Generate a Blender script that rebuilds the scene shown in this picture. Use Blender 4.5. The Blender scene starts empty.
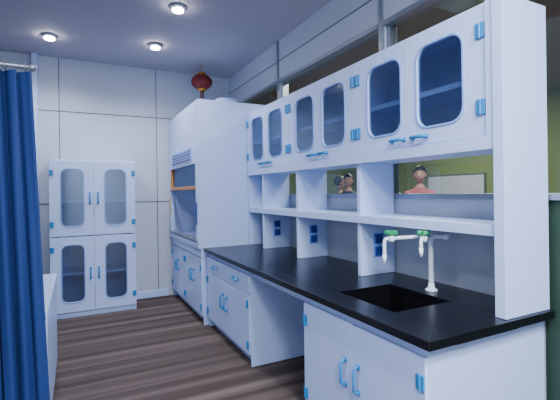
import bpy, bmesh, math, random
from mathutils import Vector, Matrix
random.seed(4)
C = bpy.context.scene.collection

# ------------------------------------------------------------ materials
def srgb(r, g, b):
    def f(c):
        c /= 255.0
        return c/12.92 if c <= 0.04045 else ((c+0.055)/1.055)**2.4
    return (f(r), f(g), f(b), 1)

def mat(name, col, rough=0.5, metal=0.0, noise=0.0, nscale=6.0, spec=0.5, bump=0.0, bscale=40):
    m = bpy.data.materials.new(name); m.use_nodes = True
    nt = m.node_tree; b = nt.nodes['Principled BSDF']
    b.inputs['Base Color'].default_value = col
    b.inputs['Roughness'].default_value = rough
    b.inputs['Metallic'].default_value = metal
    b.inputs['Specular IOR Level'].default_value = spec
    tc = nt.nodes.new('ShaderNodeTexCoord')
    if noise > 0:
        n = nt.nodes.new('ShaderNodeTexNoise'); n.inputs['Scale'].default_value = nscale
        n.inputs['Detail'].default_value = 4
        nt.links.new(tc.outputs['Object'], n.inputs['Vector'])
        mx = nt.nodes.new('ShaderNodeMix'); mx.data_type = 'RGBA'
        mx.inputs['A'].default_value = [c*(1-noise) for c in col[:3]]+[1]
        mx.inputs['B'].default_value = [min(1, c*(1+noise)) for c in col[:3]]+[1]
        nt.links.new(n.outputs['Fac'], mx.inputs['Factor'])
        nt.links.new(mx.outputs['Result'], b.inputs['Base Color'])
    if bump > 0:
        n2 = nt.nodes.new('ShaderNodeTexNoise'); n2.inputs['Scale'].default_value = bscale
        nt.links.new(tc.outputs['Object'], n2.inputs['Vector'])
        bp = nt.nodes.new('ShaderNodeBump'); bp.inputs['Strength'].default_value = bump
        nt.links.new(n2.outputs['Fac'], bp.inputs['Height'])
        nt.links.new(bp.outputs['Normal'], b.inputs['Normal'])
    return m

def glassmat(name, tint, refl=0.12, rough=0.05):
    m = bpy.data.materials.new(name); m.use_nodes = True
    nt = m.node_tree; nt.nodes.clear()
    o = nt.nodes.new('ShaderNodeOutputMaterial')
    t = nt.nodes.new('ShaderNodeBsdfTransparent'); t.inputs['Color'].default_value = tint
    g = nt.nodes.new('ShaderNodeBsdfGlossy'); g.inputs['Roughness'].default_value = rough
    g.inputs['Color'].default_value = (0.8, 0.9, 1, 1)
    mx = nt.nodes.new('ShaderNodeMixShader'); mx.inputs['Fac'].default_value = refl
    nt.links.new(t.outputs[0], mx.inputs[1]); nt.links.new(g.outputs[0], mx.inputs[2])
    nt.links.new(mx.outputs[0], o.inputs['Surface'])
    return m

def emis(name, col, s):
    m = bpy.data.materials.new(name); m.use_nodes = True
    b = m.node_tree.nodes['Principled BSDF']
    b.inputs['Base Color'].default_value = col
    b.inputs['Emission Color'].default_value = col
    b.inputs['Emission Strength'].default_value = s
    return m

M_pp   = mat('polypropylene_white', srgb(188, 207, 250), 0.3, noise=0.02)
M_ppin = mat('polypropylene_inner', srgb(190, 204, 236), 0.45, noise=0.02)
M_wall = mat('wall_panel', srgb(184, 192, 208), 0.55, noise=0.03, nscale=2)
M_ceil = mat('ceiling_board', srgb(166, 161, 174), 0.8, noise=0.04, nscale=1.5)
M_seam = mat('panel_seam', srgb(85, 90, 108), 0.5, noise=0.05)
M_blue = mat('hinge_blue', srgb(38, 130, 195), 0.35, noise=0.03)
M_black= mat('epoxy_black', srgb(12, 12, 17), 0.28, noise=0.1, nscale=30)
M_sink = mat('sink_black', srgb(7, 7, 10), 0.4, noise=0.1)
M_curt = mat('curtain_blue', srgb(12, 44, 104), 0.8, noise=0.12, nscale=5, bump=0.1, bscale=120)
M_alu  = mat('aluminium', srgb(150, 157, 170), 0.35, metal=0.7, noise=0.04)
M_socket = mat('socket_blue', srgb(30, 62, 150), 0.4, noise=0.03)
M_plate = mat('socket_plate', srgb(130, 165, 235), 0.4, noise=0.02)
M_dark = mat('dark_slot', srgb(30, 34, 50), 0.6, noise=0.05)
M_green= mat('valve_green', srgb(20, 150, 90), 0.35, noise=0.05)
M_tap  = mat('tap_white', srgb(225, 235, 250), 0.3, noise=0.02)
M_orange = mat('sash_orange', srgb(190, 130, 75), 0.45, noise=0.06)
M_yellow = mat('hood_label_yellow', srgb(215, 190, 70), 0.5, noise=0.05)
M_red  = mat('lantern_red', srgb(110, 20, 26), 0.6, noise=0.15, nscale=12)
M_gold = mat('lantern_gold', srgb(190, 140, 50), 0.4, metal=0.5, noise=0.1)
M_olive = mat('olive_wall', srgb(112, 128, 68), 0.7, noise=0.08, nscale=2)
M_tan  = mat('tan_ceiling', srgb(160, 140, 122), 0.8, noise=0.08, nscale=2)
M_dkgreen = mat('dark_green_panel', srgb(34, 60, 46), 0.6, noise=0.1)
M_glass = glassmat('cabinet_glass', (0.63, 0.70, 0.79, 1), 0.14, 0.15)
M_win  = glassmat('window_glass', (0.80, 0.84, 0.82, 1), 0.07, 0.02)
M_sash = glassmat('sash_glass', (0.75, 0.85, 0.97, 1), 0.10)
M_lamp = emis('lamp_glow', (0.95, 0.97, 1, 1), 90)
M_panel_lamp = emis('panel_glow', (0.85, 0.92, 1, 1), 6)

# carpet: irregular stripes
m = bpy.data.materials.new('striped_carpet'); m.use_nodes = True; nt = m.node_tree
b = nt.nodes['Principled BSDF']; b.inputs['Roughness'].default_value = 0.9
b.inputs['Specular IOR Level'].default_value = 0.15
tc = nt.nodes.new('ShaderNodeTexCoord'); mp = nt.nodes.new('ShaderNodeMapping')
mp.inputs['Scale'].default_value = (0.10, 5.5, 1)
n = nt.nodes.new('ShaderNodeTexNoise'); n.inputs['Scale'].default_value = 1.6; n.inputs['Detail'].default_value = 3
nt.links.new(tc.outputs['Object'], mp.inputs['Vector']); nt.links.new(mp.outputs['Vector'], n.inputs['Vector'])
cr = nt.nodes.new('ShaderNodeValToRGB')
cr.color_ramp.elements[0].position = 0.36; cr.color_ramp.elements[0].color = srgb(76, 65, 63)
cr.color_ramp.elements[1].position = 0.66; cr.color_ramp.elements[1].color = srgb(122, 108, 105)
e = cr.color_ramp.elements.new(0.5); e.color = srgb(94, 82, 80)
nt.links.new(n.outputs['Fac'], cr.inputs['Fac'])
n3 = nt.nodes.new('ShaderNodeTexNoise'); n3.inputs['Scale'].default_value = 180
nt.links.new(tc.outputs['Object'], n3.inputs['Vector'])
mx = nt.nodes.new('ShaderNodeMix'); mx.data_type = 'RGBA'; mx.blend_type = 'MULTIPLY'; mx.inputs['Factor'].default_value = 0.4
nt.links.new(cr.outputs['Color'], mx.inputs['A']); nt.links.new(n3.outputs['Fac'], mx.inputs['B'])
nt.links.new(mx.outputs['Result'], b.inputs['Base Color'])
bp = nt.nodes.new('ShaderNodeBump'); bp.inputs['Strength'].default_value = 0.3
nt.links.new(n3.outputs['Fac'], bp.inputs['Height']); nt.links.new(bp.outputs['Normal'], b.inputs['Normal'])
M_carpet = m

# ------------------------------------------------------------ helpers
def group(name, loc=(0, 0, 0)):
    e = bpy.data.objects.new(name, None); e.location = loc; e.empty_display_size = 0.1
    C.objects.link(e); return e

def link(o, material=None, parent=None):
    C.objects.link(o)
    if material and hasattr(o.data, 'materials') and len(o.data.materials) == 0: o.data.materials.append(material)
    if parent:
        o.parent = parent
        o.matrix_parent_inverse = Matrix.Translation(parent.location).inverted()
    return o

def box(name, x0, x1, y0, y1, z0, z1, material, parent=None, bev=0.0, M=None):
    me = bpy.data.meshes.new(name); bm = bmesh.new()
    bmesh.ops.create_cube(bm, size=1)
    for v in bm.verts:
        v.co = Vector(((x0+x1)/2+v.co.x*(x1-x0), (y0+y1)/2+v.co.y*(y1-y0), (z0+z1)/2+v.co.z*(z1-z0)))
    if bev > 0:
        bmesh.ops.bevel(bm, geom=list(bm.edges), offset=bev, segments=2, affect='EDGES', profile=0.5)
    if M is not None: bm.transform(M)
    bmesh.ops.recalc_face_normals(bm, faces=list(bm.faces))
    bm.to_mesh(me); bm.free()
    return link(bpy.data.objects.new(name, me), material, parent)

def tube(name, pts, r, material, parent=None, M=None, cyclic=False):
    cu = bpy.data.curves.new(name, 'CURVE'); cu.dimensions = '3D'; cu.bevel_depth = r; cu.bevel_resolution = 3
    cu.use_fill_caps = True
    s = cu.splines.new('POLY'); s.points.add(len(pts)-1); s.use_cyclic_u = cyclic
    for i, p in enumerate(pts):
        p = Vector(p)
        if M is not None: p = M @ p
        s.points[i].co = (*p, 1)
    o = bpy.data.objects.new(name, cu)
    me = bpy.data.meshes.new_from_object(o); bpy.data.objects.remove(o)
    for f in me.polygons: f.use_smooth = True
    return link(bpy.data.objects.new(name, me), material, parent)

def lathe(name, prof, loc, material, parent=None, seg=28, M=None, smooth=True):
    me = bpy.data.meshes.new(name); bm = bmesh.new(); rings = []
    for r, z in prof:
        rings.append([bm.verts.new((r*math.cos(2*math.pi*i/seg), r*math.sin(2*math.pi*i/seg), z)) for i in range(seg)])
    for a, b2 in zip(rings, rings[1:]):
        for i in range(seg):
            bm.faces.new((a[i], a[(i+1) % seg], b2[(i+1) % seg], b2[i]))
    bm.faces.new(list(reversed(rings[0]))); bm.faces.new(rings[-1])
    bmesh.ops.recalc_face_normals(bm, faces=list(bm.faces))
    if M is not None: bm.transform(M)
    bm.transform(Matrix.Translation(loc))
    bm.to_mesh(me); bm.free()
    if smooth:
        for f in me.polygons: f.use_smooth = True
    return link(bpy.data.objects.new(name, me), material, parent)

def rrect(x0, x1, y0, y1, r, n=6):
    pts = []
    for cx, cy, a0 in ((x1-r, y1-r, 0), (x0+r, y1-r, 90), (x0+r, y0+r, 180), (x1-r, y0+r, 270)):
        for i in range(n+1):
            a = math.radians(a0+90*i/n); pts.append((cx+r*math.cos(a), cy+r*math.sin(a)))
    return pts

def sheet(name, loops, t, z, material, parent, M, bev=0.0015):
    cu = bpy.data.curves.new(name, 'CURVE'); cu.dimensions = '2D'; cu.fill_mode = 'BOTH'
    cu.extrude = t/2-bev; cu.bevel_depth = bev; cu.bevel_resolution = 1
    for lp in loops:
        s = cu.splines.new('POLY'); s.points.add(len(lp)-1); s.use_cyclic_u = True
        for i, p in enumerate(lp): s.points[i].co = (p[0], p[1], 0, 1)
    o = bpy.data.objects.new(name, cu)
    me = bpy.data.meshes.new_from_object(o); bpy.data.objects.remove(o)
    me.transform(M @ Matrix.Translation((0, 0, z)))
    return link(bpy.data.objects.new(name, me), material, parent)

def face_negX(x, y_left, z):   # viewer looks +X ; local x -> -Y
    return Matrix(((0, 0, -1, x), (-1, 0, 0, y_left), (0, 1, 0, z), (0, 0, 0, 1)))
def face_negY(x_left, y, z):   # viewer looks +Y ; local x -> +X
    return Matrix(((1, 0, 0, x_left), (0, 0, -1, y), (0, 1, 0, z), (0, 0, 0, 1)))

def handle(pre, M, cx, cy, L, vertical, par, out=0.032, r=0.0085):
    h = L/2
    pts = [(-h, 0, 0), (-h, 0, out*0.6), (-h*0.8, 0, out), (h*0.8, 0, out), (h, 0, out*0.6), (h, 0, 0)]
    if vertical: pts = [(0, p[0], p[2]) for p in pts]
    pts = [(p[0]+cx, p[1]+cy, p[2]) for p in pts]
    tube(pre+'_handle', pts, r, M_blue, par, M)
    for s in (-h, h):
        q = (cx+(0 if vertical else s), cy+(s if vertical else 0))
        box(pre+'_handle_foot', q[0]-.013, q[0]+.013, q[1]-.013, q[1]+.013, 0, .008, M_blue, par, .003, M)

def hinge(pre, M, cx, cy, par, w=0.05, h=0.065):
    box(pre+'_hinge_leaf', cx-w/2, cx-.003, cy-h/2, cy+h/2, 0, .009, M_blue, par, .003, M)
    box(pre+'_hinge_leaf_b', cx+.003, cx+w/2, cy-h/2, cy+h/2, 0, .009, M_blue, par, .003, M)
    tube(pre+'_hinge_pin', [(cx, cy-h/2, .009), (cx, cy+h/2, .009)], .006, M_blue, par, M)

def door(pre, M, w, h, par, glass=True, hinge_side='L', hnd=None, t=0.02, g=0.003, win=None, hs=1.0, hf=(.16, .84), hr=.0085):
    """local: x width, y height, z outward. z=0 is door front"""
    outer = rrect(g, w-g, g, h-g, .006, 2)
    if glass:
        ml, mr, mb, mt = win
        rr = min(w, h)*.15
        inner = rrect(ml, w-mr, mb, h-mt, rr)
        sheet(pre+'_leaf', [outer, inner], t, -t/2, M_pp, par, M)
        ring_o = rrect(ml-.009, w-mr+.009, mb-.009, h-mt+.009, rr+.009)
        sheet(pre+'_gasket', [ring_o, inner], .006, .002, M_plate, par, M)
        sheet(pre+'_pane', [rrect(ml-.004, w-mr+.004, mb-.004, h-mt+.004, rr)], .004, -t+.006, M_glass, par, M, .0005)
    else:
        sheet(pre+'_leaf', [outer], t, -t/2, M_pp, par, M)
    hx = 0 if hinge_side == 'L' else w
    sx = 1 if hinge_side == 'L' else -1
    for fy in hf:
        hinge(pre, M, hx+sx*.024*hs, h*fy, par, .044*hs, .066*hs)
    if hnd:
        handle(pre, M, hnd[0], hnd[1], hnd[2], hnd[3], par, r=hr)

# ------------------------------------------------------------ room shell
WX = 2.11      # right wall inner face
YB = 5.82      # back wall
XL = -1.7; YF = -2.6; H = 3.2
box('floor', XL-.1, 8.5, YF-.1, 10.5, -0.1, 0, M_carpet)
box('ceiling', XL-.1, WX+.12, YF-.1, YB+.1, H, H+.1, M_ceil)
box('wall_back', XL-.1, WX+.12, YB, YB+.1, 0, H, M_wall)
box('wall_left', XL-.1, XL, YF, YB, 0, H, M_wall)
box('wall_front', XL-.1, WX+.12, YF-.1, YF, 0, H, M_wall)
SILL, HEAD = 1.39, 2.74
wr = group('wall_right', (WX, 2, 0))
box('lower_far', WX, WX+.12, 1.2, YB, 0, SILL, M_wall, wr)
box('lower_near', WX, WX+.12, YF, 1.2, 0, SILL, M_dkgreen, wr)
box('upper', WX, WX+.12, YF, YB, HEAD, H, M_wall, wr)
posts = [-1.26, .54, 2.38, 4.14, YB-.05]
for p in posts:
    box('post', WX+.001, WX+.119, p-.03, p+.03, SILL, HEAD, M_wall, wr)
# seams and frames
for i, p in enumerate(posts[:-1]):
    box('trim_%d' % (i+1), WX-.012, WX, p-.022, p+.022, SILL+.02, H, M_alu)
for i in range(len(posts)-1):
    y0, y1 = posts[i]+.03, posts[i+1]-.03
    wg = group('window_%d' % (i+1), (WX, (y0+y1)/2, 2))
    box('pane', WX+.05, WX+.056, y0+.02, y1-.02, SILL+.02, HEAD-.02, M_win, wg)
    box('frame_bottom', WX-.02, WX+.1, y0, y1, SILL, SILL+.035, M_alu, wg, .003)
    box('frame_top', WX-.02, WX+.1, y0, y1, HEAD-.035, HEAD, M_alu, wg, .003)
    box('frame_side', WX+.02, WX+.1, y0, y0+.03, SILL+.035, HEAD-.035, M_alu, wg, .003)
    box('frame_side_b', WX+.02, WX+.1, y1-.03, y1, SILL+.035, HEAD-.035, M_alu, wg, .003)
k = 10
for z in (1.34, 2.52):
    box('trim_%d' % k, XL, WX, YB-.004, YB, z-.006, z+.006, M_seam); k += 1
for x in (-1.38, -.18, 1.02):
    box('trim_%d' % k, x-.005, x+.005, YB-.004, YB, .1, H, M_seam); k += 1
box('trim_%d' % k, WX-.004, WX, YF, YB, 2.96, 2.97, M_seam); k += 1
box('baseboard_back', XL, 1.15, YB-.015, YB, 0, .1, M_pp, None, .004)
# white column/duct against back wall at left
box('trim_%d' % k, -.47, -.41, YB-.09, YB-.006, 0, H, M_pp, None, .006)

# neighbouring room
box('wall_neighbour_back', 8.3, 8.4, YF, 10.4, 0, 3.4, M_olive)
box('wall_neighbour_side', WX+.12, 8.4, 10.3, 10.4, 0, 3.4, M_olive)
box('wall_neighbour_near', WX+.12, 8.4, YF-.1, YF, 0, 3.4, M_olive)
box('ceiling_neighbour', WX+.12, 8.4, YF-.1, 10.4, 3.4, 3.5, M_tan)
box('wall_neighbour_return', WX+.02, WX+.12, YB+.1, 10.3, 0, 3.4, M_olive)

# ------------------------------------------------------------ lab bench
BX0, BX1, BY0, BY1, BT = 1.23, 2.09, 1.14, 4.27, .85
bench = group('lab_bench', (1.65, 2.7, 0))
sx0, sx1, sy0, sy1 = 1.39, 1.79, 1.50, 1.97
TK = .04
box('top_front', BX0, sx0, BY0, BY1, BT-TK, BT, M_black, bench, .004)
box('top_back', sx1, BX1, BY0, BY1, BT-TK, BT, M_black, bench, .004)
box('top_near', sx0-.002, sx1+.002, BY0, sy0, BT-TK, BT, M_black, bench)
box('top_far', sx0-.002, sx1+.002, sy1, BY1, BT-TK, BT, M_black, bench)
box('sink_floor', sx0-.02, sx1+.02, sy0-.02, sy1+.02, BT-.30, BT-.28, M_sink, bench)
box('sink_wall_a', sx0-.02, sx0, sy0-.02, sy1+.02, BT-.29, BT-TK, M_sink, bench)
box('sink_wall_b', sx1, sx1+.02, sy0-.02, sy1+.02, BT-.29, BT-TK, M_sink, bench)
box('sink_wall_c', sx0, sx1, sy0-.02, sy0, BT-.29, BT-TK, M_sink, bench)
box('sink_wall_d', sx0, sx1, sy1, sy1+.02, BT-.29, BT-TK, M_sink, bench)
lathe('sink_drain', [(.03, 0), (.035, .004), (.02, .006)], (1.57, 1.73, BT-.28), M_alu, bench)
def carcass(y0, y1, par):
    f = BX0+.05; z1 = BT-TK-.002
    box('side_near', f, BX1-.01, y0, y0+.02, .0, z1, M_pp, par, .002)
    box('side_far', f, BX1-.01, y1-.02, y1, .0, z1, M_pp, par, .002)
    box('carcass_back', BX1-.03, BX1-.01, y0+.02, y1-.02, .0, z1, M_pp, par)
    box('carcass_bottom', f, BX1-.03, y0+.02, y1-.02, .1, .12, M_pp, par)
    box('toe_kick', f+.05, f+.07, y0+.02, y1-.02, 0, .1, M_ppin, par)
    box('top_rail', f, f+.02, y0+.02, y1-.02, z1-.05, z1, M_pp, par)
FX = BX0+.03
carcass(1.19, 2.17, bench); carcass(3.07, 4.25, bench)
# sink cupboard doors
dh = .66
w = (2.17-1.19)/2
door('sink_door_left', face_negX(FX, 2.17, .10), w, dh, bench, False, 'L', (w-.055, dh*.60, .13, True))
door('sink_door_right', face_negX(FX, 1.19+w, .10), w, dh, bench, False, 'R', (.055, dh*.60, .13, True))
# far cupboard: two doors + two drawers
w = (4.25-3.07)/2
door('far_door_left', face_negX(FX, 4.25, .10), w, dh-.16, bench, False, 'L', (w-.055, .3, .13, True))
door('far_door_right', face_negX(FX, 3.07+w, .10), w, dh-.16, bench, False, 'R', (.055, .3, .13, True))
for i in range(2):
    M = face_negX(FX, 4.25-i*w, .10+dh-.155)
    sheet('drawer_front', [rrect(.003, w-.003, .003, .152, .005, 2)], .02, -.01, M_pp, bench, M)
    handle('drawer', M, w/2, .08, .12, False, bench)
# knee-space apron and back panel
box('knee_apron', FX+.05, FX+.07, 2.17, 3.07, BT-TK-.07, BT-TK-.001, M_pp, bench)
box('knee_back', BX1-.03, BX1-.01, 2.17, 3.07, .0, BT-TK-.001, M_ppin, bench)

# faucet
fa = group('lab_faucet', (1.86, 1.71, BT))
fx, fy = 1.87, 1.71
lathe('base', [(.035, 0), (.035, .012), (.02, .02), (.016, .05)], (fx, fy, BT+.0005), M_tap, fa)
tube('riser', [(fx, fy, BT+.02), (fx, fy, 1.165)], .015, M_tap, fa)
lathe('hub', [(.018, -.02), (.024, -.01), (.024, .012), (.015, .02)], (fx, fy, 1.17), M_tap, fa)
def outlet(nm, ex, ey, drop):
    d = Vector((ex-fx, ey-fy, 0)).normalized()
    e_ = Vector((ex, ey, 1.175))
    tube(nm+'_arm', [(fx, fy, 1.175), tuple(e_)], .011, M_tap, fa)
    lathe(nm+'_valve_body', [(.014, -.02), (.02, -.012), (.02, .014), (.012, .02)], tuple(e_), M_tap, fa)
    lathe(nm+'_valve_stem', [(.02, .0), (.02, .014), (.014, .02)], (ex, ey, 1.19), M_green, fa)
    Mh = Matrix.Translation((ex, ey, 1.210)) @ Matrix.Rotation(math.atan2(d.y, d.x)+.6, 4, 'Z')
    box(nm+'_handle_wing', -.036, .036, -.013, .013, -.013, .009, M_green, fa, .004, Mh)
    box(nm+'_handle_wing_b', -.013, .013, -.036, .036, -.013, .009, M_green, fa, .004, Mh)
    s = [e_, e_+d*.03, e_+d*.042+Vector((0, 0, -.01)), e_+d*.045+Vector((0, 0, -.03)), e_+d*.045+Vector((0, 0, -drop))]
    tube(nm+'_spout', [tuple(p) for p in s], .010, M_tap, fa)
    lathe(nm+'_nozzle', [(.012, 0), (.010, -.03), (.006, -.05)], tuple(s[-1]), M_tap, fa, 16)
outlet('front', 1.61, 1.76, .09); outlet('side', 1.76, 1.66, .05)
tube('side_stub', [(fx, fy, 1.175), (fx+.05, fy-.07, 1.175)], .013, M_tap, fa)
lathe('stub_cap', [(.015, -.015), (.018, 0), (.015, .015)], (fx+.05, fy-.07, 1.175), M_tap, fa, 16)

# ------------------------------------------------------------ overhead cabinet + reagent shelving
oc = group('overhead_cabinet_shelving', (1.95, 2.7, BT))
UX0, UX1 = 1.76, 2.08
Y0, Y1 = 1.16, 4.27
UZ0, UZ1 = 1.645, 2.35
box('end_panel', UX0-.02, UX1, Y0, Y0+.055, BT+.001, UZ1, M_pp, oc, .003)
box('far_end_panel', UX0, UX1, Y1-.03, Y1, BT+.001, UZ1, M_pp, oc, .003)
DIV = [2.24, 3.12, 3.86]
for d in DIV:
    box('divider', UX0+.01, UX1, d, d+.035, BT+.001, UZ0, M_pp, oc, .003)
    # sockets on near face
    for zz in (.975, 1.065):
        M = face_negY(UX0+.12, d-.0, zz)
        box('socket_plate', 0, .09, 0, .085, 0, .008, M_plate, oc, .003, M)
        box('socket_insert', .012, .078, .01, .075, .006, .014, M_socket, oc, .003, M)
        box('socket_slot', .030, .036, .03, .052, .013, .0155, M_dark, oc, 0, M)
        box('socket_slot_b', .054, .060, .03, .052, .013, .0155, M_dark, oc, 0, M)
box('reagent_shelf', UX0-.005, UX1, Y0+.055, Y1-.03, 1.225, 1.28, M_pp, oc, .003)
# cabinet carcass (hollow)
box('cab_fascia', UX0-.012, UX0+.01, Y0+.055, Y1-.03, UZ0-.005, UZ0+.062, M_pp, oc, .002)
box('cab_stile', UX0-.012, UX0+.01, Y0+.055, Y0+.094, UZ0+.062, UZ1, M_pp, oc, .002)
box('cab_bottom', UX0+.0, UX1, Y0+.055, Y1-.03, UZ0, UZ0+.03, M_pp, oc, .002)
box('cab_top', UX0+.0, UX1, Y0+.055, Y1-.03, UZ1-.025, UZ1, M_pp, oc, .002)
box('cab_back', UX1-.015, UX1, Y0+.055, Y1-.03, UZ0+.03, UZ1-.025, M_ppin, oc)
box('cab_shelf', UX0+.03, UX1-.015, Y0+.055, Y1-.03, 1.985, 2.015, M_pp, oc)
n = 6; dy0, dy1 = Y0+.098, Y1-.005
w = (dy1-dy0)/n
for i in range(1, n//2):
    yy = dy0+w*2*i
    box('cab_partition', UX0+.005, UX1-.015, yy-.01, yy+.01, UZ0+.03, UZ1-.025, M_pp, oc)
hh = UZ1-UZ0-.066
for i in range(n):
    yl = dy1-i*w
    left = (i % 2 == 0)
    door('cab_door_%d' % (i+1), face_negX(UX0-.002, yl, UZ0+.064), w, hh, oc, True, 'L' if left else 'R',
         (w-.085 if left else .085, .045, .10, False),
         win=((w*.26, w*.13, hh*.15, hh*.14) if left else (w*.13, w*.26, hh*.15, hh*.14)), t=.018, hf=(.22, .80), hs=1.15, hr=.0115)

# ------------------------------------------------------------ fume hood
fh = group('fume_hood', (1.65, 5, 0))
HX0, HX1, HY0, HY1 = 1.18, 2.08, 4.285, 5.78
HB = .84
HT = 2.48
HF = HX0+.03
for (a, b_) in ((HY0, HY0+.025), (HY1-.025, HY1)):
    box('side_panel', HX0+.01, HX1, a, b_, HB+.06, HT, M_pp, fh, .003)
    box('base_side', HF+.02, HX1, a, b_, 0, HB, M_pp, fh, .003)
box('base_back', HX1-.02, HX1, HY0+.025, HY1-.025, 0, HB, M_ppin, fh)
box('base_front_rail', HF, HF+.02, HY0, HY1, HB-.1, HB, M_pp, fh, .002)
box('base_toe', HF+.07, HF+.09, HY0+.025, HY1-.025, 0, .1, M_ppin, fh)
box('work_top', HX0, HX1, HY0, HY1, HB, HB+.06, M_pp, fh, .006)
box('hood_back', HX1-.02, HX1, HY0+.025, HY1-.025, HB+.06, HT, M_pp, fh)
box('hood_roof', HX0+.02, HX1-.02, HY0+.025, HY1-.025, HT-.03, HT, M_pp, fh)
box('baffle', HX1-.12, HX1-.10, HY0+.03, HY1-.03, HB+.2, HT-.3, M_ppin, fh)
for q in (0.3, .6, .9): box('baffle_slot', HX1-.123, HX1-.119, HY0+.15, HY1-.15, HB+.2+q, HB+.23+q, M_dark, fh)
box('front_upper_panel', HX0+.01, HX0+.03, HY0+.025, HY1-.025, 2.0, HT, M_pp, fh, .003)
box('front_vent_panel', HX0, HX0+.03, HY0+.025, HY1-.025, 1.78, 2.0, M_pp, fh, .003)
box('vent_frame', HX0-.008, HX0, HY0+.25, HY1-.25, 1.81, 1.97, M_plate, fh, .002)
for r_ in range(4):
    for c_ in range(9):
        ya = HY0+.29+c_*.105
        box('vent_slot', HX0-.012, HX0-.007, ya, ya+.07, 1.83+r_*.034, 1.845+r_*.034, M_socket if r_ % 2 else M_red, fh)
box('sash_post', HX0+.0, HX0+.05, HY0+.025, HY0+.10, HB+.06, 1.78, M_pp, fh, .003)
box('sash_post_b', HX0+.0, HX0+.05, HY1-.10, HY1-.025, HB+.06, 1.78, M_pp, fh, .003)
box('sash_glass', HX0+.03, HX0+.036, HY0+.10, HY1-.10, 1.52, 1.80, M_sash, fh)
box('sash_handle', HX0-.01, HX0+.045, HY0+.10, HY1-.10, 1.49, 1.53, M_orange, fh, .004)
box('sash_frame_far', HX0+.0, HX0+.045, HY1-.13, HY1-.10, 1.53, 1.78, M_orange, fh, .003)
box('inner_liner', HX0+.06, HX1-.13, HY1-.035, HY1-.026, HB+.07, 1.78, M_ppin, fh)
box('airfoil_sill', HX0-.01, HX0+.07, HY0+.03, HY1-.03, HB+.075, HB+.095, M_alu, fh, .003)
box('control_plate', HX0-.006, HX0, HY1-.09, HY1-.04, 1.15, 1.4, M_yellow, fh, .002)
box('control_switch', HX0-.006, HX0, HY0+.04, HY0+.09, 1.1, 1.35, M_socket, fh, .002)
n = 4; w = (HY1-HY0)/n
for i in range(n):
    left = i % 2 == 0
    door('base_door_%d' % (i+1), face_negX(HF, HY1-i*w, .10), w, HB-.21, fh, False, 'L' if left else 'R',
         (w-.05 if left else .05, .40, .12, True))
lathe('exhaust_collar', [(.16, 0), (.16, .02), (.13, .03), (.13, .14), (.14, .15)], (1.72, 4.85, HT+.0005), M_pp, fh)

# ------------------------------------------------------------ tall storage cabinet
tc_ = group('storage_cabinet', (.24, 5.5, 0))
TX0, TX1, TY0, TY1, TH = -.28, .66, 5.30, 5.78, 1.86
box('side', TX0, TX0+.02, TY0+.02, TY1, 0, TH, M_pp, tc_, .002)
box('side_b', TX1-.02, TX1, TY0+.02, TY1, 0, TH, M_pp, tc_, .002)
box('back', TX0+.02, TX1-.02, TY1-.015, TY1, 0, TH, M_ppin, tc_)
box('top', TX0, TX1, TY0+.01, TY1, TH-.02, TH+.005, M_pp, tc_, .003)
box('plinth', TX0+.02, TX1-.02, TY0+.04, TY0+.06, 0, .09, M_pp, tc_)
for z in (.09, .50, .93, 1.36): box('shelf', TX0+.02, TX1-.02, TY0+.03, TY1-.015, z, z+.022, M_pp, tc_)
box('mullion', (TX0+TX1)/2-.012, (TX0+TX1)/2+.012, TY0+.022, TY0+.04, .1, TH-.02, M_pp, tc_)
w = (TX1-TX0)/2
for r_, (z0, z1) in enumerate(((.07, .955), (.965, TH-.01))):
    for c_ in range(2):
        door('door_%d%d' % (r_, c_), face_negY(TX0+c_*w, TY0, z0), w, z1-z0, tc_, True, 'L' if c_ == 0 else 'R',
             (w-.045 if c_ == 0 else .045, (z1-z0)*.5, .12, True), win=(w*.26, w*.24, (z1-z0)*.13, (z1-z0)*.11))

# ------------------------------------------------------------ low side cabinet by curtain
lc = group('low_cabinet', (-.4, 3.2, 0))
box('body', -.68, -.17, 2.62, 3.8, .08, .76, M_pp, lc, .004)
box('plinth', -.66, -.2, 2.65, 3.77, 0, .08, M_ppin, lc)
box('counter', -.69, -.15, 2.6, 3.82, .76, .80, M_pp, lc, .005)
Mx = Matrix(((0, 0, 1, -.155), (1, 0, 0, 2.62), (0, 1, 0, .1), (0, 0, 0, 1)))
for i in range(2):
    Mi = Mx @ Matrix.Translation((i*.59, 0, 0))
    sheet('drawer_side_panel', [rrect(.004, .586, .004, .636, .006, 2)], .012, -.006, M_pp, lc, Mi)

# ------------------------------------------------------------ curtain
cg = group('curtain', (-.8, 2.38, 0))
me = bpy.data.meshes.new('drape'); bm = bmesh.new()
NX, NZ = 260, 24
cx0, cx1 = -1.62, -.20
grid = []
for j in range(NZ+1):
    t = j/NZ; z = .015+t*2.06; row = []
    for i in range(NX+1):
        s = i/NX
        x = cx0+(cx1-cx0)*s + .07*(1-t)*s
        ph = s*2*math.pi*22
        a = .024+.010*math.sin(s*23)
        y = 2.38+a*math.sin(ph+.5*math.sin(t*2+s*9))+.010*math.sin(ph*2.3+t*3)*(1-t*.5)
        x += .010*math.cos(ph+t)
        row.append(bm.verts.new((x, y, z)))
    grid.append(row)
for j in range(NZ):
    for i in range(NX):
        bm.faces.new((grid[j][i], grid[j][i+1], grid[j+1][i+1], grid[j+1][i]))
bm.to_mesh(me); bm.free()
for f in me.polygons: f.use_smooth = True
link(bpy.data.objects.new('drape', me), M_curt, cg)
tube('rod', [(XL+.005, 2.38, 2.10), (-.195, 2.38, 2.10)], .011, M_alu, cg)
lathe('rod_finial', [(.004, -.02), (.018, -.01), (.02, 0), (.018, .01), (.004, .02)], (-.19, 2.38, 2.10), M_alu, cg, 16)
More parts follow.
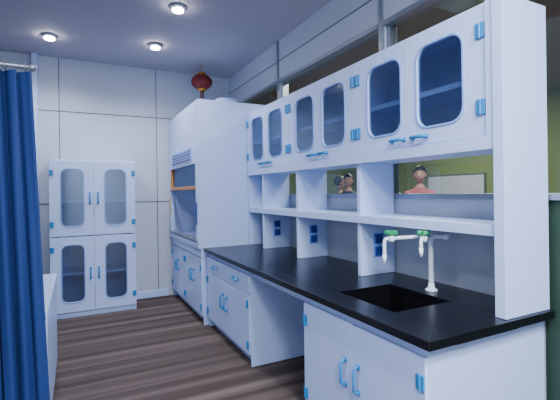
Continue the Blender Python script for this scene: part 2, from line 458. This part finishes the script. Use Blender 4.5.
for i in range(17):
    x = cx0+.04+i*(cx1-cx0-.06)/16
    tube('ring', [(x, 2.38+.022*math.cos(a*math.pi/6), 2.095+.022*math.sin(a*math.pi/6)) for a in range(12)], .003, M_alu, cg, cyclic=True)

# ------------------------------------------------------------ lantern
lg = group('paper_lantern', (1.55, 5.35, 3.0))
def ribbed(name, R, sq, loc, material, par, ribs=16):
    me = bpy.data.meshes.new(name); bm = bmesh.new()
    bmesh.ops.create_uvsphere(bm, u_segments=64, v_segments=20, radius=1)
    for v in bm.verts:
        a = math.atan2(v.co.y, v.co.x); k_ = 1-.05*abs(math.sin(a*ribs/2))**.5
        v.co = Vector((v.co.x*R*k_, v.co.y*R*k_, v.co.z*R*sq))+Vector(loc)
    bm.to_mesh(me); bm.free()
    for f in me.polygons: f.use_smooth = True
    return link(bpy.data.objects.new(name, me), material, par)
L = (1.55, 5.35, 2.97)
ribbed('shade', .145, .72, L, M_red, lg)
lathe('top_cap', [(.06, .09), (.065, .115), (.05, .125)], L, M_gold, lg)
lathe('bottom_cap', [(.05, -.125), (.065, -.115), (.06, -.09)], L, M_gold, lg)
tube('cord', [(L[0], L[1], L[2]+.12), (L[0], L[1], H)], .004, M_gold, lg)
for i in range(10):
    a = i*math.pi/5
    tube('tassel', [(L[0]+.02*math.cos(a), L[1]+.02*math.sin(a), L[2]-.12), (L[0]+.025*math.cos(a), L[1]+.025*math.sin(a), L[2]-.22)], .004, M_red, lg)

# ------------------------------------------------------------ downlights
def light(name, typ, loc, energy, col, par=None, **kw):
    d = bpy.data.lights.new(name, typ); d.energy = energy; d.color = col
    for k_, v_ in kw.items():
        if k_ != 'rot': setattr(d, k_, v_)
    o = bpy.data.objects.new(name, d); o.location = loc
    if 'rot' in kw: o.rotation_euler = kw['rot']
    C.objects.link(o)
    if par:
        o.parent = par; o.matrix_parent_inverse = Matrix.Translation(par.location).inverted()
    return o
for (x, y) in ((.85, 4.84), (.87, 3.76), (-.24, 5.03), (.87, 1.2), (-.6, 1.0)):
    g_ = group('downlight', (x, y, H))
    lathe('trim_ring', [(.055, -.001), (.08, -.001), (.083, -.012), (.067, -.016), (.055, -.03)], (x, y, H), M_alu, g_)
    lathe('lamp', [(.050, -.045), (.052, -.03), (.03, -.0305)], (x, y, H), M_lamp, g_)
    light('lamp_spot', 'SPOT', (x, y, H-.06), 100, (.90, .94, 1), g_, spot_size=math.radians(150), spot_blend=.8, shadow_soft_size=.06)

# ceiling light panels (behind the photographer)
for (x, y) in ((.0, -1.2), (1.2, -.4)):
    g_ = group('ceiling_light_panel', (x, y, H))
    box('housing', x-.32, x+.32, y-.32, y+.32, H-.03, H-.001, M_alu, g_, .004)
    box('diffuser', x-.29, x+.29, y-.29, y+.29, H-.034, H-.030, M_panel_lamp, g_)
    light('panel_area', 'AREA', (x, y, H-.05), 170, (.88, .93, 1), g_, shape='RECTANGLE', size=.56, size_y=.56)
# unseen fill lamps, added to brighten the neighbour room and its people
for (x, y, e_) in ((5.8, 6, 280), (3.3, 2.6, 120)):
    g_ = group('neighbour_fill_lamp', (x, y, 3.4))
    box('housing', x-.4, x+.4, y-.4, y+.4, 3.37, 3.399, M_alu, g_, .004)
    light('lamp_area', 'AREA', (x, y, 3.35), e_, (1, .95, .84), g_, shape='RECTANGLE', size=.75, size_y=.75)

w_ = bpy.data.worlds.new('W'); bpy.context.scene.world = w_; w_.use_nodes = True
w_.node_tree.nodes['Background'].inputs['Color'].default_value = (.5, .6, .9, 1)
w_.node_tree.nodes['Background'].inputs['Strength'].default_value = .3

# ------------------------------------------------------------ people (beyond the window)
def skinmesh(name, verts, edges, radii, subs=2):
    me = bpy.data.meshes.new(name); me.from_pydata(verts, edges, [])
    o = bpy.data.objects.new(name, me); C.objects.link(o)
    o.modifiers.new('skin', 'SKIN').use_smooth_shade = True
    if not me.skin_vertices: me.skin_vertices.new()
    sv = me.skin_vertices[0].data
    for i, r in enumerate(radii):
        sv[i].radius = r if isinstance(r, tuple) else (r, r); sv[i].use_root = (i == 0)
    s = o.modifiers.new('sub', 'SUBSURF'); s.levels = subs; s.render_levels = subs
    dg = bpy.context.evaluated_depsgraph_get(); dg.update()
    out = bpy.data.meshes.new_from_object(o.evaluated_get(dg))
    bpy.data.objects.remove(o)
    for f in out.polygons: f.use_smooth = True
    return out

M_skin = mat('skin', srgb(220, 168, 145), 0.55, noise=0.05)
M_hair = mat('hair_black', srgb(22, 17, 17), 0.6, noise=0.2, nscale=40)
M_shoe = mat('shoe_dark', srgb(25, 22, 22), 0.5, noise=0.1)
M_eye = mat('eye_white', srgb(230, 230, 230), 0.3, noise=0.02)
M_lip = mat('lips', srgb(160, 80, 75), 0.5, noise=0.05)
def person(x, y, rot, shirt, pants, sc=1.0, bend=0.0):
    root = group('person', (x, y, 0))
    T = Matrix.Translation((x, y, 0)) @ Matrix.Rotation(rot, 4, 'Z') @ Matrix.Scale(sc, 4)
    V = [(0, 0, .95), (0, 0, 1.08), (0, .01, 1.24), (0, .01, 1.38), (0, 0, 1.47), (0, -.01, 1.56)]
    R = [(.15, .11), (.135, .095), (.16, .105), (.13, .09), (.06, .055), (.052, .052)]
    E = [(0, 1), (1, 2), (2, 3), (3, 4), (4, 5)]
    for s in (-1, 1):
        b0 = len(V)
        V += [(s*.17, .01, 1.39), (s*.225, .01, 1.24), (s*.24, .02, 1.12), (s*.235, -.06-bend, .98+bend), (s*.225, -.10-bend, .89+bend*1.6), (s*.22, -.12-bend, .84+bend*1.8)]
        R += [.062, .05, .043, .037, (.026, .03), (.022, .036)]
        E += [(3, b0)]+[(b0+i, b0+i+1) for i in range(5)]
        b1 = len(V)
        V += [(s*.09, 0, .86), (s*.105, -.01, .66), (s*.11, -.01, .48), (s*.11, .015, .28), (s*.11, .02, .09), (s*.115, -.07, .045), (s*.12, -.15, .035)]
        R += [.095, .08, .06, .057, .042, (.042, .035), (.04, .028)]
        E += [(0, b1)]+[(b1+i, b1+i+1) for i in range(6)]
    me = skinmesh('body', V, E, R)
    for m_ in (M_skin, shirt, pants, M_shoe): me.materials.append(m_)
    for f in me.polygons:
        c = f.center
        arm = abs(c.x) > .185 and c.z < 1.22
        if c.z > 1.475: k_ = 0
        elif arm and c.z > .80: k_ = 1 if c.z > 1.15 else 0
        elif c.z > .93: k_ = 1
        elif c.z > .09: k_ = 2
        else: k_ = 3
        f.material_index = k_
    me.transform(T); link(bpy.data.objects.new('body', me), None, root)
    for s in (-1, 1):
        wb = Vector((s*.22, -.12-bend, .84+bend*1.8))
        for fi, (off, ln) in enumerate(((-.024, .070), (-.008, .080), (.008, .075), (.024, .058))):
            a = wb+Vector((0, off, .005))
            p = [a, a+Vector((0, -.003, -ln*.45-.02)), a+Vector((-s*.008, -.004, -ln*.75-.02)), a+Vector((-s*.02, -.004, -ln-.02))]
            mf = skinmesh('finger', [tuple(q) for q in p], [(0, 1), (1, 2), (2, 3)], [.0095, .009, .008, .007], 1)
            mf.transform(T); link(bpy.data.objects.new('finger_%d' % fi, mf), M_skin, root)
        a = wb+Vector((0, -.02, .03))
        p = [a, a+Vector((-s*.01, -.028, -.022)), a+Vector((-s*.018, -.036, -.05))]
        mf = skinmesh('thumb', [tuple(q) for q in p], [(0, 1), (1, 2)], [.011, .010, .008], 1)
        mf.transform(T); link(bpy.data.objects.new('thumb', mf), M_skin, root)
    # head
    me = bpy.data.meshes.new('head'); bm = bmesh.new()
    bmesh.ops.create_uvsphere(bm, u_segments=32, v_segments=24, radius=1)
    for v in bm.verts:
        p = v.co.copy()
        tz = p.z
        wx = .074*(1-.22*max(0, -tz)); wy = .094*(1-.12*max(0, -tz))
        q = Vector((p.x*wx, p.y*wy, p.z*.118))
        if p.y < -.6:
            nz = math.exp(-((p.z+.12)/.16)**2)*math.exp(-(p.x/.14)**2); q.y -= .022*nz
            for ex in (-.38, .38): q.y += .008*math.exp(-((p.z-.08)/.12)**2-((p.x-ex)/.16)**2)
            q.y -= .008*math.exp(-((p.z+.8)/.2)**2-(p.x/.3)**2)
        v.co = q+Vector((0, -.015, 1.655))
    bm.transform(T); bm.to_mesh(me); bm.free()
    for f in me.polygons: f.use_smooth = True
    link(bpy.data.objects.new('head', me), M_skin, root)
    def ell(nm, c, r, mt, cut=None):
        me = bpy.data.meshes.new(nm); bm = bmesh.new()
        bmesh.ops.create_uvsphere(bm, u_segments=24, v_segments=16, radius=1)
        if cut: bmesh.ops.delete(bm, geom=[v for v in bm.verts if cut(v.co)], context='VERTS')
        for v in bm.verts: v.co = Vector((v.co.x*r[0], v.co.y*r[1], v.co.z*r[2]))+Vector(c)
        bm.transform(T); bm.to_mesh(me); bm.free()
        for f in me.polygons: f.use_smooth = True
        link(bpy.data.objects.new(nm, me), mt, root)
    ell('hair', (0, -.006, 1.675), (.086, .110, .122), M_hair, lambda p: (p.y < -.30 and p.z < .38) or p.z < -.6)
    for s in (-1, 1):
        ell('ear', (s*.075, -.01, 1.65), (.012, .02, .03), M_skin)
        ell('eye', (s*.029, -.096, 1.665), (.012, .008, .007), M_eye)
        ell('iris', (s*.029, -.103, 1.665), (.005, .003, .005), M_hair)
        ell('brow', (s*.029, -.100, 1.685), (.018, .005, .003), M_hair)
    ell('mouth', (0, -.098, 1.60), (.022, .007, .006), M_lip)
    return root
M_pink = mat('shirt_pink', srgb(205, 110, 118), 0.8, noise=0.08)
M_yel = mat('shirt_yellow', srgb(190, 150, 70), 0.8, noise=0.08)
M_drk = mat('shirt_dark', srgb(50, 45, 60), 0.8, noise=0.08)
M_trs = mat('trousers', srgb(40, 42, 60), 0.8, noise=0.08)
person(4.25, 4.06, math.radians(-50), M_pink, M_trs, 1.0)
person(4.35, 6.1, math.radians(60), M_yel, M_trs, .97)
person(4.22, 5.66, math.radians(-30), M_drk, M_trs, .98)
# display board in the neighbouring room
nb = group('notice_board', (8.25, 7, 1.5))
box('board', 8.26, 8.295, 6.0, 7.6, 1.0, 1.8, M_wall, nb, .004)
for zz in (.98, 1.8): box('board_frame', 8.24, 8.295, 5.98, 7.62, zz, zz+.03, M_alu, nb)
for yy in (5.96, 7.6): box('board_frame_side', 8.24, 8.295, yy, yy+.03, .98, 1.83, M_alu, nb)

# ------------------------------------------------------------ camera
cd = bpy.data.cameras.new('cam'); cam = bpy.data.objects.new('camera', cd); C.objects.link(cam)
cam.location = (0, 0, 1.45)
cd.lens = 400/560*36; cd.sensor_width = 36; cd.shift_y = -8/560; cd.clip_start = .05
cam.rotation_euler = (Matrix.Rotation(math.radians(-27), 4, 'Z') @ Matrix.Rotation(math.radians(90), 4, 'X') @ Matrix.Rotation(math.radians(-0.8), 4, 'Z')).to_euler()
bpy.context.scene.camera = cam
